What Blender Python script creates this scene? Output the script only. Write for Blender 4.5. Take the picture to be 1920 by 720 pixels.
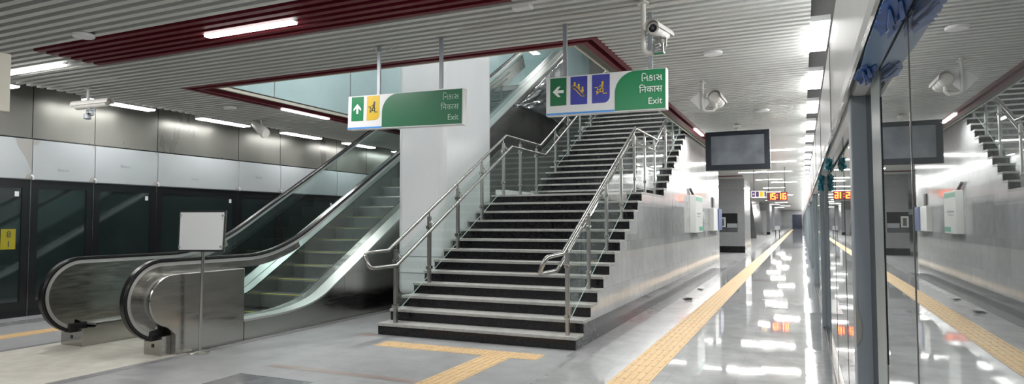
import bpy, math, random
from mathutils import Vector, Matrix
random.seed(7)
sc = bpy.context.scene
for o in list(bpy.data.objects): bpy.data.objects.remove(o)
COL = sc.collection

# ------------------------------------------------------------ camera
H = 1.5
yaw, pitch, roll = [math.radians(a) for a in (24.13, 2.61, .148)]
fwd = Vector((-math.sin(yaw)*math.cos(pitch), math.cos(yaw)*math.cos(pitch), math.sin(pitch)))
r0 = Vector((math.cos(yaw), math.sin(yaw), 0)); u0 = r0.cross(fwd)
RV = r0*math.cos(roll) - u0*math.sin(roll); UV = r0*math.sin(roll) + u0*math.cos(roll)
cam = bpy.data.objects.new('camera', bpy.data.cameras.new('camera')); COL.objects.link(cam)
M = Matrix((RV, UV, -fwd)).transposed().to_4x4(); M.translation = (0, 0, H)
cam.matrix_world = M
cam.data.sensor_width = 36; cam.data.lens = 1212/1920*36; cam.data.clip_start = .02; cam.data.clip_end = 400
sc.camera = cam

# ------------------------------------------------------------ world, exposure
w = bpy.data.worlds.new('world'); sc.world = w; w.use_nodes = True
w.node_tree.nodes['Background'].inputs[0].default_value = (.75, .85, .9, 1)
w.node_tree.nodes['Background'].inputs[1].default_value = .15
sc.view_settings.view_transform = 'Standard'; sc.view_settings.look = 'None'
sc.view_settings.gamma = 1; sc.view_settings.use_curve_mapping = False
sc.view_settings.exposure = 0.08
LAMP_W = 42.0      # watts of each 1.2 m tube

# ------------------------------------------------------------ materials
def new(name):
    m = bpy.data.materials.new(name); m.use_nodes = True
    return m, m.node_tree.nodes, m.node_tree.links, m.node_tree.nodes['Principled BSDF']
def pm(name, col, rough=.5, metal=0, spec=.5, noise=0, nscale=8, rnoise=0, stretch=None, coat=0, bump=0):
    m, N, L, b = new(name)
    b.inputs['Base Color'].default_value = (*col, 1); b.inputs['Roughness'].default_value = rough
    b.inputs['Metallic'].default_value = metal; b.inputs['Specular IOR Level'].default_value = spec
    b.inputs['Coat Weight'].default_value = coat; b.inputs['Coat Roughness'].default_value = .04
    if noise or rnoise or bump:
        tc = N.new('ShaderNodeTexCoord'); mp = N.new('ShaderNodeMapping'); L.new(tc.outputs['Object'], mp.inputs[0])
        mp.inputs['Scale'].default_value = stretch or (1, 1, 1)
        nz = N.new('ShaderNodeTexNoise'); nz.inputs['Scale'].default_value = nscale; nz.inputs['Detail'].default_value = 6
        L.new(mp.outputs[0], nz.inputs[0])
        if noise:
            mr = N.new('ShaderNodeMapRange'); L.new(nz.outputs[0], mr.inputs[0])
            mr.inputs[1].default_value = .3; mr.inputs[2].default_value = .7
            mr.inputs[3].default_value = 1-noise; mr.inputs[4].default_value = 1+noise
            mx = N.new('ShaderNodeVectorMath'); mx.operation = 'SCALE'; mx.inputs[0].default_value = col
            L.new(mr.outputs[0], mx.inputs['Scale']); L.new(mx.outputs[0], b.inputs['Base Color'])
        if rnoise:
            mr = N.new('ShaderNodeMapRange'); L.new(nz.outputs[0], mr.inputs[0])
            mr.inputs[1].default_value = .3; mr.inputs[2].default_value = .7
            mr.inputs[3].default_value = max(0, rough-rnoise); mr.inputs[4].default_value = rough+rnoise
            L.new(mr.outputs[0], b.inputs['Roughness'])
        if bump:
            bp = N.new('ShaderNodeBump'); bp.inputs['Strength'].default_value = bump; bp.inputs['Distance'].default_value = .02
            L.new(nz.outputs[0], bp.inputs['Height']); L.new(bp.outputs[0], b.inputs['Normal'])
    return m
def emit(name, col, s):
    m, N, L, b = new(name)
    b.inputs['Base Color'].default_value = (*col, 1); b.inputs['Emission Color'].default_value = (*col, 1)
    b.inputs['Emission Strength'].default_value = s
    return m
def glass(name, tint, refl=.0, milky=0, mcol=(.5, .55, .56)):
    m, N, L, b = new(name); N.remove(b); out = N['Material Output']
    tr = N.new('ShaderNodeBsdfTransparent'); tr.inputs[0].default_value = (*tint, 1)
    gl = N.new('ShaderNodeBsdfGlossy'); gl.inputs['Roughness'].default_value = .01; gl.inputs[0].default_value = (.95, .97, .97, 1)
    fr = N.new('ShaderNodeFresnel'); fr.inputs[0].default_value = 1.5
    mr = N.new('ShaderNodeMapRange'); mr.inputs[3].default_value = refl; mr.inputs[4].default_value = 1
    ge = N.new('ShaderNodeNewGeometry'); iv = N.new('ShaderNodeMath'); iv.operation = 'SUBTRACT'; iv.inputs[0].default_value = 1
    L.new(ge.outputs['Backfacing'], iv.inputs[1]); mu = N.new('ShaderNodeMath'); mu.operation = 'MULTIPLY'
    L.new(fr.outputs[0], mr.inputs[0]); L.new(mr.outputs[0], mu.inputs[0]); L.new(iv.outputs[0], mu.inputs[1])
    base = tr
    if milky:
        df = N.new('ShaderNodeBsdfDiffuse'); df.inputs[0].default_value = (*mcol, 1)
        m0 = N.new('ShaderNodeMixShader'); m0.inputs[0].default_value = milky
        L.new(tr.outputs[0], m0.inputs[1]); L.new(df.outputs[0], m0.inputs[2]); base = m0
    mx = N.new('ShaderNodeMixShader'); L.new(mu.outputs[0], mx.inputs[0]); L.new(base.outputs[0], mx.inputs[1]); L.new(gl.outputs[0], mx.inputs[2])
    L.new(mx.outputs[0], out.inputs[0])
    return m
def stone(name, col, rough, bw, bh, axes='xy', joint=.75, var=.06, nz=.12, nscale=3, mortar=.004, rvar=.05, dust_dim=False, spec=.5):
    """polished granite laid in slabs; axes picks the two object axes of the slab grid"""
    m, N, L, b = new(name)
    tc = N.new('ShaderNodeTexCoord'); sx = N.new('ShaderNodeSeparateXYZ'); L.new(tc.outputs['Object'], sx.inputs[0])
    cb = N.new('ShaderNodeCombineXYZ'); L.new(sx.outputs['xyz'.index(axes[0])], cb.inputs[0]); L.new(sx.outputs['xyz'.index(axes[1])], cb.inputs[1])
    br = N.new('ShaderNodeTexBrick'); L.new(cb.outputs[0], br.inputs[0]); br.offset = 0
    br.inputs['Scale'].default_value = 1; br.inputs['Brick Width'].default_value = bw; br.inputs['Row Height'].default_value = bh
    br.inputs['Mortar Size'].default_value = mortar; br.inputs['Bias'].default_value = 0
    br.inputs['Color1'].default_value = (*[c*(1-var) for c in col], 1); br.inputs['Color2'].default_value = (*[c*(1+var) for c in col], 1)
    br.inputs['Mortar'].default_value = (*[c*joint for c in col], 1)
    n1 = N.new('ShaderNodeTexNoise'); n1.inputs['Scale'].default_value = nscale; n1.inputs['Detail'].default_value = 8; n1.inputs['Roughness'].default_value = .65
    L.new(tc.outputs['Object'], n1.inputs[0])
    mr = N.new('ShaderNodeMapRange'); L.new(n1.outputs[0], mr.inputs[0]); mr.inputs[1].default_value = .3; mr.inputs[2].default_value = .7
    mr.inputs[3].default_value = 1-nz; mr.inputs[4].default_value = 1+nz
    sc_ = N.new('ShaderNodeVectorMath'); sc_.operation = 'SCALE'; L.new(br.outputs[0], sc_.inputs[0]); L.new(mr.outputs[0], sc_.inputs['Scale'])
    L.new(sc_.outputs[0], b.inputs['Base Color'])
    b.inputs['Specular IOR Level'].default_value = spec
    m2 = N.new('ShaderNodeMapRange'); L.new(n1.outputs[0], m2.inputs[0]); m2.inputs[1].default_value = .3; m2.inputs[2].default_value = .7
    m2.inputs[3].default_value = max(.01, rough-rvar); m2.inputs[4].default_value = rough+rvar
    if dust_dim:   # rough where dusty by the stairs, mopped aisle smooth; dimmer left painted into colour
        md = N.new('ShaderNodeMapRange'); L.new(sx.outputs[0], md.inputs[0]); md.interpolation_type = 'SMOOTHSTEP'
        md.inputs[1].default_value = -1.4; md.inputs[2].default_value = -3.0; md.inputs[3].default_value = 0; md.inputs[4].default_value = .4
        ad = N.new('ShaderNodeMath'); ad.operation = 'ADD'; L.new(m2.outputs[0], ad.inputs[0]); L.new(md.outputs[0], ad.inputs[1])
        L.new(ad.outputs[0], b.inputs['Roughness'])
        dc = N.new('ShaderNodeMapRange'); L.new(sx.outputs[0], dc.inputs[0]); dc.interpolation_type = 'SMOOTHSTEP'  # light falloff painted into the base colour: left dimmed, aisle raised
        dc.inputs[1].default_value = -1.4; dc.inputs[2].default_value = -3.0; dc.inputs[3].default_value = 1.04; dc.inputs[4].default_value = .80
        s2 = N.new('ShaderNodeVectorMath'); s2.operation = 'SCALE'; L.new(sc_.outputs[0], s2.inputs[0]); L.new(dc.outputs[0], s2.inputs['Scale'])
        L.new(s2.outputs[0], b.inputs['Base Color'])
    else:
        L.new(m2.outputs[0], b.inputs['Roughness'])
    return m
MT = dict(
    floor=stone('floor granite', (.335, .345, .35), .035, .6, .6, dust_dim=True, joint=.88, var=.04, nz=.17, nscale=3.2, spec=.42, rvar=.015),
    floor_dark=stone('dark granite inlay', (.17, .17, .18), .12, .6, .6, joint=.8, nz=.15, nscale=9),
    floor_grey=stone('grey granite inlay', (.30, .30, .31), .09, .6, .6, joint=.85, nz=.12, nscale=9),
    floor_brown=stone('brown granite inlay', (.27, .215, .20), .35, .6, .6, nz=.15, nscale=9),
    wallstone=stone('grey granite wall', (.40, .41, .415), .10, .9, .6, 'yz', joint=.8, var=.09, nz=.1, nscale=5, rvar=.03, spec=.5),
    wallstone_dark=stone('darker granite wall', (.30, .31, .315), .07, .9, .6, 'yz', joint=.8, var=.12, nz=.14, nscale=5, rvar=.03, spec=.5),
    pillarstone=stone('pillar granite', (.27, .275, .285), .15, 1.2, .75, 'xz', joint=.8, var=.05, nz=.1, nscale=7),
    skirt=pm('charcoal granite', (.085, .088, .092), .12, noise=.2, nscale=12),
    riser=pm('black granite', (.010, .010, .012), .16, noise=.5, nscale=30, rnoise=.1, spec=.35),
    tread=pm('dusty granite tread', (.35, .35, .335), .5, noise=.14, nscale=14),
    white=pm('white panel', (.78, .79, .80), .3, noise=.03, nscale=3),
    film=pm('white film panel', (.42, .45, .47), .16, noise=.03, nscale=2, coat=.3),
    filmtear=pm('bare grey panel', (.33, .33, .31), .4),
    column=pm('film wrapped column', (.84, .86, .88), .22, noise=.04, nscale=1.2, stretch=(1, 1, .4)),
    slat=pm('grey ceiling slat', (.60, .61, .59), .4),
    maroon=pm('maroon slat', (.13, .007, .017), .5, spec=.3),
    brown=pm('dark olive fascia', (.10, .095, .075), .5),
    cream=pm('cream edge', (.62, .60, .52), .45),
    plenum=pm('plenum grey', (.12, .12, .12), .9),
    steel=pm('brushed stainless steel', (.46, .455, .43), .20, 1, rnoise=.05, nscale=4, stretch=(1, 1, 8), noise=.06),
    steel_bright=pm('bright steel', (.58, .58, .565), .34, .8, noise=.04, nscale=3),
    steel_wall=pm('steel wall panel', (.20, .20, .182), .32, .5, noise=.08, nscale=1.6, stretch=(1, 1, .3), rnoise=.08),
    steel_dark=pm('dark stainless cladding', (.29, .29, .285), .16, .8, noise=.14, nscale=2, rnoise=.04),
    rail=pm('polished steel tube', (.40, .395, .38), .22, 1),
    post=pm('steel post', (.42, .42, .41), .30, 1),
    galv=pm('painted grey hanger', (.33, .36, .39), .4, .3),
    rubber=pm('black rubber', (.008, .008, .009), .25),
    black=pm('black frame', (.010, .011, .013), .22),
    screen=pm('dark display glass', (.13, .145, .165), .22, noise=.35, nscale=2.2, spec=.6),
    step=pm('grooved step metal', (.22, .225, .225), .35, .7, noise=.1, nscale=10),
    yellow=pm('yellow paint edge', (.50, .44, .02), .5),
    tact=pm('yellow tactile tile', (.62, .44, .235), .45, noise=.1, nscale=10),
    teal=pm('pale teal wall', (.50, .66, .68), .18, noise=.05, nscale=1.2, coat=.3),
    tealglass=glass('green edged glass', (.86, .93, .92), .02),
    railglass=glass('railing glass', (.95, .98, .972), .015, .05, (.6, .7, .68)),
    darkglass=pm('dark tinted glass', (.013, .022, .022), .035, noise=.2, nscale=2, spec=1.0),
    pane=glass('screen door glass', (.35, .4, .4), .32, .40, (.30, .32, .325)),
    paneback=pm('tunnel darkness', (.05, .055, .06), .8),
    postpaint=pm('grey blue painted post', (.30, .345, .385), .35, noise=.06, nscale=3),
    postpaint2=pm('grey green door stile', (.26, .31, .31), .3, noise=.08, nscale=3),
    bluefilm=pm('blue plastic film', (.003, .075, .33), .35, noise=.5, nscale=16),
    tealfilm=pm('teal plastic film', (.03, .25, .32), .25, noise=.5, nscale=30, bump=.5),
    bluesoffit=pm('pale blue film', (.13, .24, .42), .3),
    cam=pm('white camera paint', (.62, .61, .58), .35),
    lens=pm('camera lens', (.01, .01, .015), .05),
    chrome=pm('chrome box', (.55, .57, .6), .15, 1),
    signwhite=pm('sign white', (.78, .79, .80), .3), signgreen=pm('sign green', (.005, .205, .075), .3),
    signgreen3=pm('sign mid green', (.008, .145, .06), .35), signgreen2=pm('sign dark green', (.004, .14, .05), .3),
    signblue=pm('sign blue', (.035, .045, .33), .3), signyellow=pm('sign yellow', (.72, .48, .02), .35),
    signline=pm('sign light blue', (.06, .30, .75), .3), ink=pm('sign ink', (.05, .07, .05), .4),
    letter=pm('sign lettering', (.85, .88, .86), .4), letter2=pm('faded lettering', (.45, .66, .54), .4),
    iconyellow=pm('icon yellow', (.80, .55, .02), .4),
    purple=pm('sign purple', (.07, .03, .12), .3), paper=pm('white sheet', (.70, .72, .73), .3),
    boxwhite=pm('cream cabinet', (.62, .64, .62), .4), green=pm('green label', (.10, .38, .28), .4),
    plate=pm('dusty landing plate', (.44, .425, .375), .5, noise=.12, nscale=6),
    debris=pm('dark debris', (.03, .03, .025), .6), lcd=pm('lcd grey', (.10, .11, .09), .3),
    lamp=emit('tube light', (1, .99, .97), 14), led=emit('red led', (1, .05, .01), 4), ledcore=emit('amber led', (1, .38, .04), 5),
)

# ------------------------------------------------------------ mesh helpers
class MB:
    def __init__(s): s.v = []; s.f = []; s.m = []; s.mi = 0
    def box(s, x0, x1, y0, y1, z0, z1):
        n = len(s.v)
        s.v += [(x, y, z) for z in (z0, z1) for x, y in ((x0, y0), (x1, y0), (x1, y1), (x0, y1))]
        for q in ((0, 3, 2, 1), (4, 5, 6, 7), (0, 1, 5, 4), (1, 2, 6, 5), (2, 3, 7, 6), (3, 0, 4, 7)):
            s.f.append([n+i for i in q]); s.m.append(s.mi)
        return s
    def prism(s, poly, axis, a, b):
        """poly in the two remaining axes (x: yz, y: xz, z: xy), extruded from a to b along axis"""
        n = len(s.v); k = len(poly)
        mk = {'x': lambda p, t: (t, p[0], p[1]), 'y': lambda p, t: (p[0], t, p[1]), 'z': lambda p, t: (p[0], p[1], t)}[axis]
        s.v += [mk(p, a) for p in poly] + [mk(p, b) for p in poly]
        s.f.append([n+i for i in range(k)][::-1]); s.f.append([n+k+i for i in range(k)])
        for i in range(k): s.f.append([n+i, n+(i+1) % k, n+k+(i+1) % k, n+k+i])
        s.m += [s.mi]*(k+2)
        return s
    def tube(s, pts, r, n=12, cap=True, sx=1, closed=False):
        P = [Vector(p) for p in pts]; base = len(s.v); prev = None; K = len(P)
        for i, p in enumerate(P):
            a = (P[i]-P[i-1]).normalized() if (i or closed) else None
            b = (P[(i+1) % K]-P[i]).normalized() if (i < K-1 or closed) else None
            t = ((a or b)+(b or a)).normalized()
            up = prev or (Vector((0, 0, 1)) if abs(t.z) < .9 else Vector((0, 1, 0)))
            u = (up - t*up.dot(t)).normalized(); prev = u; v = t.cross(u)
            c = 1.0
            if a and b: c = 1/max(.5, math.sqrt(max(0, (1+a.dot(b))/2)))
            rr = r[i] if isinstance(r, (list, tuple)) else r
            for k in range(n):
                an = 2*math.pi*k/n
                s.v.append(tuple(p + u*math.cos(an)*rr*(c if c < 1.3 else 1.2) + v*math.sin(an)*rr*sx))
        segs = K if closed else K-1
        for i in range(segs):
            for k in range(n):
                i2 = (i+1) % K
                s.f.append([base+i*n+k, base+i*n+(k+1) % n, base+i2*n+(k+1) % n, base+i2*n+k]); s.m.append(s.mi)
        if cap and not closed:
            s.f.append([base+k for k in range(n)][::-1]); s.f.append([base+(K-1)*n+k for k in range(n)]); s.m += [s.mi]*2
        return s
    def ribbon(s, path, x0, x1, t0, t1):
        """solid band following a path in the yz plane, between offsets t0 and t1 of its normal"""
        K = len(path); base = len(s.v)
        for i, (y, z) in enumerate(path):
            y0, z0 = path[max(0, i-1)]; y1, z1 = path[min(K-1, i+1)]
            d = math.hypot(y1-y0, z1-z0); ny, nz = -(z1-z0)/d, (y1-y0)/d
            for x, t in ((x0, t0), (x1, t0), (x1, t1), (x0, t1)): s.v.append((x, y+ny*t, z+nz*t))
        for i in range(K-1):
            for k in range(4):
                a = base+i*4; s.f.append([a+k, a+(k+1) % 4, a+4+(k+1) % 4, a+4+k]); s.m.append(s.mi)
        s.f.append([base, base+3, base+2, base+1]); e = base+(K-1)*4; s.f.append([e, e+1, e+2, e+3]); s.m += [s.mi]*2
        return s
    def lathe(s, prof, c, axis='z', n=24):
        """prof: (radius, height) pairs"""
        base = len(s.v)
        for r, h in prof:
            for k in range(n):
                a = 2*math.pi*k/n; q = (r*math.cos(a), r*math.sin(a))
                p = {'z': (q[0], q[1], h), 'y': (q[0], h, q[1]), 'x': (h, q[0], q[1])}[axis]
                s.v.append((c[0]+p[0], c[1]+p[1], c[2]+p[2]))
        for i in range(len(prof)-1):
            for k in range(n):
                s.f.append([base+i*n+k, base+i*n+(k+1) % n, base+(i+1)*n+(k+1) % n, base+(i+1)*n+k]); s.m.append(s.mi)
        s.f.append([base+k for k in range(n)][::-1]); s.f.append([base+(len(prof)-1)*n+k for k in range(n)]); s.m += [s.mi]*2
        return s
    def build(s, name, mat, parent=None, smooth=False, bevel=0, loc=None, sub=0):
        me = bpy.data.meshes.new(name); me.from_pydata([tuple(v) for v in s.v], [], s.f)
        mats = mat if isinstance(mat, (list, tuple)) else [mat]
        for m in mats: me.materials.append(MT[m] if isinstance(m, str) else m)
        for p, i in zip(me.polygons, s.m): p.material_index = i
        import bmesh
        bm = bmesh.new(); bm.from_mesh(me); bmesh.ops.recalc_face_normals(bm, faces=bm.faces); bm.to_mesh(me); bm.free()
        if smooth:
            for p in me.polygons: p.use_smooth = True
            if smooth != 'all' and hasattr(me, 'set_sharp_from_angle'): me.set_sharp_from_angle(angle=math.radians(38))
        o = bpy.data.objects.new(name, me); COL.objects.link(o)
        if parent:
            o.parent = parent; pl = wloc(parent)
            me.transform(Matrix.Translation(-pl))
        elif loc is not None:
            me.transform(Matrix.Translation(-Vector(loc))); o.location = loc
        if bevel:
            b = o.modifiers.new('bevel', 'BEVEL'); b.width = bevel; b.segments = 3; b.limit_method = 'ANGLE'
        return o
def wloc(o):
    v = Vector((0, 0, 0))
    while o: v += o.location; o = o.parent
    return v
def tag(o, label, cat=None, group=None, kind=None):
    o['label'] = label
    if cat: o['category'] = cat
    if group: o['group'] = group
    if kind: o['kind'] = kind
    return o
def empty(name, loc, label, cat, group=None, kind=None):
    o = bpy.data.objects.new(name, None); COL.objects.link(o); o.location = loc; o.empty_display_size = .1
    return tag(o, label, cat, group, kind)
def struct(name, mb, mat, label=None, **k):
    o = mb.build(name, mat, **k); o['kind'] = 'structure'
    if label: o['label'] = label
    return o
def bez(p0, p1, p2, n=10):
    return [tuple((1-t)**2*a+2*t*(1-t)*b+t*t*c for a, b, c in zip(p0, p1, p2)) for t in [i/n for i in range(n+1)]]
ONES = ['', 'first', 'second', 'third', 'fourth', 'fifth', 'sixth', 'seventh', 'eighth', 'ninth', 'tenth', 'eleventh', 'twelfth', 'thirteenth', 'fourteenth', 'fifteenth', 'sixteenth', 'seventeenth', 'eighteenth', 'nineteenth']
TENS = ['', '', 'twent', 'thirt', 'fort', 'fift', 'sixt']
def nth(n):
    if n < 20: return ONES[n]
    t, o = divmod(n, 10)
    return TENS[t] + ('ieth' if o == 0 else 'y-'+ONES[o])

ZC = 3.5            # underside of the ceiling slats
XW, XL = -2.43, -5.20       # right and left side of the stairs
YEND = 131.5
XR, XLW = .29, -11.40       # right and left screen doors
Y0, RI, TR = 7.22, .153, .2904    # first riser, rise, going
VX0, VX1, VY0, VY1 = -8.0, -2.40, 7.0, 21.3   # stair opening
# ============================================================ SETTING
fl = MB()
def patch(mb, x0, x1, y0, y1, z, mi):
    mb.mi = mi; n = len(mb.v); mb.v += [(x0, y0, z), (x1, y0, z), (x1, y1, z), (x0, y1, z)]; mb.f.append([n, n+1, n+2, n+3]); mb.m.append(mi)
fl.box(-11.45, .34, -12, YEND, -.2, 0)
patch(fl, XW, XW+.24, 6.86, 21.5, .0012, 2)                 # grey band along the stair wall
for y in range(0, 12):                                      # alternating bands at the screen doors
    patch(fl, .0, .30, 6.3+y*5.4, 8.4+y*5.4, .0012, 2)
patch(fl, .0, .30, 3.0, 4.2, .0012, 2)
patch(fl, -5.12, -4.2, 4.2, 4.83, .0012, 1)
patch(fl, -5.12, -3.3, 5.17, 5.29, .0012, 3)
patch(fl, -6.45, -6.33, 3.2, 11.0, .0012, 2)
patch(fl, -8.62, -8.50, 3.2, 11.0, .0012, 2)
patch(fl, -8.5, -6.45, 3.45, 3.60, .0012, 2)
patch(fl, -5.42, -5.2, 7.02, 7.22, .0012, 3)
patch(fl, -11.0, -10.6, -4, 40, .0012, 2)
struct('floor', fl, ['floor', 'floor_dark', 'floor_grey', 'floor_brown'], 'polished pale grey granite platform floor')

# ceiling: slats across the platform, hung under a dark plenum
ce = MB(); P = .14; n0 = int(-10/P)
SX0, SX1 = -10.3, .12
def slat(mb, x0, x1, y, wdt=.068, z0=ZC, h=.10):
    mb.box(x0, x1, y-wdt/2, y+wdt/2, z0, z0+h)
ph = 4.56 % P
maroon = MB()
for i in range(-70, 936):
    y = ph + i*P
    opening = 6.66 < y < 21.6
    if 4.5 < y < 5.3:
        slat(ce, SX0, -8.14, y); slat(maroon, -8.14, -2.36, y); slat(ce, -2.36, SX1, y)
    elif opening:
        slat(ce, SX0, -8.42, y); slat(ce, -2.0, SX1, y)
    elif 30.0 < y < 30.8 or 58 < y < 58.8: slat(ce, SX0, -8.14, y); slat(maroon, -8.14, -2.36, y); slat(ce, -2.36, SX1, y)
    else: slat(ce, SX0, SX1, y)
# closed strips where two slats are joined by a flat cover
ce.box(-9.9, -8.7, 5.78, 5.95, ZC+.012, ZC+.03); ce.box(-2.3, -.9, 5.36, 5.50, ZC+.02, ZC+.04)
for yy in (16.6, 24, 33, 46): ce.box(-1.9, .0, yy, yy+.5, ZC+.005, ZC+.03)
ce.mi = 1
for a in ((-12.2, .9, -12, 6.9), (-12.2, .9, 21.5, YEND), (-12.2, -8.26, 6.9, 21.5), (-2.3, .9, 6.9, 21.5)):
    ce.box(a[0], a[1], a[2], a[3], 3.85, 3.95)
struct('ceiling', ce, ['slat', 'plenum'], 'ceiling of grey metal slats running across the platform')
struct('trim_1', maroon, 'maroon', 'maroon slats set into the grey ceiling')
def loop(name, x0, x1, y0, y1, wd, z0, z1, mat, label):
    m = MB(); m.box(x0, x1, y0, y0+wd, z0, z1); m.box(x0, x1, y1-wd, y1, z0, z1)
    m.box(x0, x0+wd, y0+wd, y1-wd, z0, z1); m.box(x1-wd, x1, y0+wd, y1-wd, z0, z1)
    return struct(name, m, mat, label)
loop('trim_2', -8.42, -2.0, 6.70, 21.6, .07, ZC-.004, ZC+.12, 'maroon', 'outer maroon bar around the stair opening')
loop('trim_3', -8.28, -2.14, 6.84, 21.46, .07, ZC-.004, ZC+.12, 'maroon', 'inner maroon bar around the stair opening')
loop('trim_4', -8.20, -2.22, 6.92, 21.38, .12, ZC+.05, ZC+.16, 'brown', 'dark olive fascia inside the maroon bars')
loop('trim_5', -8.07, -2.35, 7.05, 21.25, .03, ZC+.03, ZC+.075, 'cream', 'cream edge strip of the stair opening')

# left side: wall above the screen doors
lw = MB(); lw.box(XLW-.25, XLW, -12, YEND, 2.86, 3.9)
lw.mi = 1
joints = [4.3, 6.36, 7.38, 8.60, 10.58, 11.84, 13.9, 15.2, 17.2, 19.2, 21.2, 23.2]
for y in joints: lw.box(XLW-.01, XLW+.003, y-.005, y+.005, 2.88, 3.9)
lw.box(XLW, XLW+.012, -12, 60, 2.855, 2.875)
lw.mi = 2; lw.box(XLW-.25, XLW-.06, -12, YEND, 0, 2.2)
lw.box(-10.25, -10.22, -12, YEND, 3.62, 3.85)
struct('wall_left', lw, ['steel_wall', 'black', 'paneback'], 'left wall of brushed steel panels above the white header')
tw = MB(); tw.box(1.2, 1.3, -12, YEND, -.4, 3.9)
tw.mi = 1; tw.box(.40, .46, -12, YEND, 2.80, 3.9)
struct('wall_right', tw, ['paneback', 'white'], 'right wall above the platform screen doors')
ew = MB(); ew.box(-12.2, 1.3, YEND, YEND+.2, 0, 4)
struct('wall_far', ew, 'wallstone', 'end wall of the platform')
bw = MB(); bw.box(-12.2, 1.3, -12.2, -12, 0, 4)
struct('wall_back', bw, 'wallstone', 'wall behind the photographer')

# left screen doors
for i in range(len(joints)-1):
    a, b = joints[i], joints[i+1]
    d = empty('door_%d' % (i+1), (XLW, (a+b)/2, 0), 'dark glass screen door in black frame on the left wall, %s from the left' % nth(i+1), None, None, 'structure')
    f = MB(); fw = .12; e = .008
    f.box(XLW-.05, XLW, a+e, a+fw, .0, 2.19); f.box(XLW-.05, XLW, b-fw, b-e, .0, 2.19)
    f.box(XLW-.05, XLW, a+fw, b-fw, 2.06, 2.19); f.box(XLW-.05, XLW, a+fw, b-fw, 0, .24)
    f.build('door_frame', 'black', d)
    g = MB(); g.box(XLW-.035, XLW-.018, a+fw, b-fw, .24, 2.06); g.build('glass_pane', 'darkglass', d)
    s = MB(); s.box(XLW-.03, XLW+.006, b-.006, b+.002, .02, 2.19); s.build('joint_strip', 'steel', d)
    if i in (0, 2, 3, 5):
        s = MB(); s.box(XLW-.018, XLW-.014, b-fw-.10, b-fw-.04, 1.92, 2.0); s.build('paper_tag', 'paper', d)
# white film header above the left doors
NOTES = []
for i in range(len(joints)-1):
    a, b = joints[i], joints[i+1]
    h = MB(); h.box(XLW-.02, XLW+.03, a+.006, b-.006, 2.205, 2.85)
    hp = h.build('header_panel', 'film', None, loc=(XLW, (a+b)/2, 2.2), bevel=.006)
    tag(hp, 'white film-covered header panel over the %s dark door from the left' % nth(i+1), 'wall panel', 'white header panels above the left doors')
    X = XLW+.031
    tears = [[(b-.008, 2.215), (b-.10, 2.215), (b-.085, 2.27), (b-.04, 2.30), (b-.008, 2.30)], [(b-.008, 2.845), (b-.07, 2.845), (b-.03, 2.80), (b-.008, 2.76)]]
    if i == 0: tears[1] = [(b-.26, 2.845), (b-.01, 2.845), (b-.01, 2.34), (b-.10, 2.55), (b-.22, 2.72)]
    if i == 1: tears.append([(a+.01, 2.845), (a+.12, 2.845), (a+.07, 2.77), (a+.01, 2.76)])
    for tp in tears:
        t = MB(); t.prism(tp, 'x', X, X+.002); t.build('torn_patch', 'filmtear', hp)
    if i in (1, 2, 3, 4, 5):
        NOTES.append((hp, X+.0015, a+(b-a)*.38, 2.36 if i in (1, 3) else 2.50, i))
    s = MB(); s.tube([(X+.01, b-.02, 2.27), (X+.03, b, 2.24), (X+.012, b+.01, 2.20)], .014, 6); s.build('film_scrap', 'paper', hp, smooth=True)
# yellow number plate seen on the first dark door
st = empty('number_plate', (XLW-.01, 6.07, 1.08), 'yellow plate with number 8 over 1 on the far left dark door', 'sign')
s = MB(); s.box(XLW-.017, XLW-.012, 5.96, 6.17, 1.08, 1.40); s.build('plate', pm('dull yellow plate', (.30, .26, .015), .3), st)
PLATE = st

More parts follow.
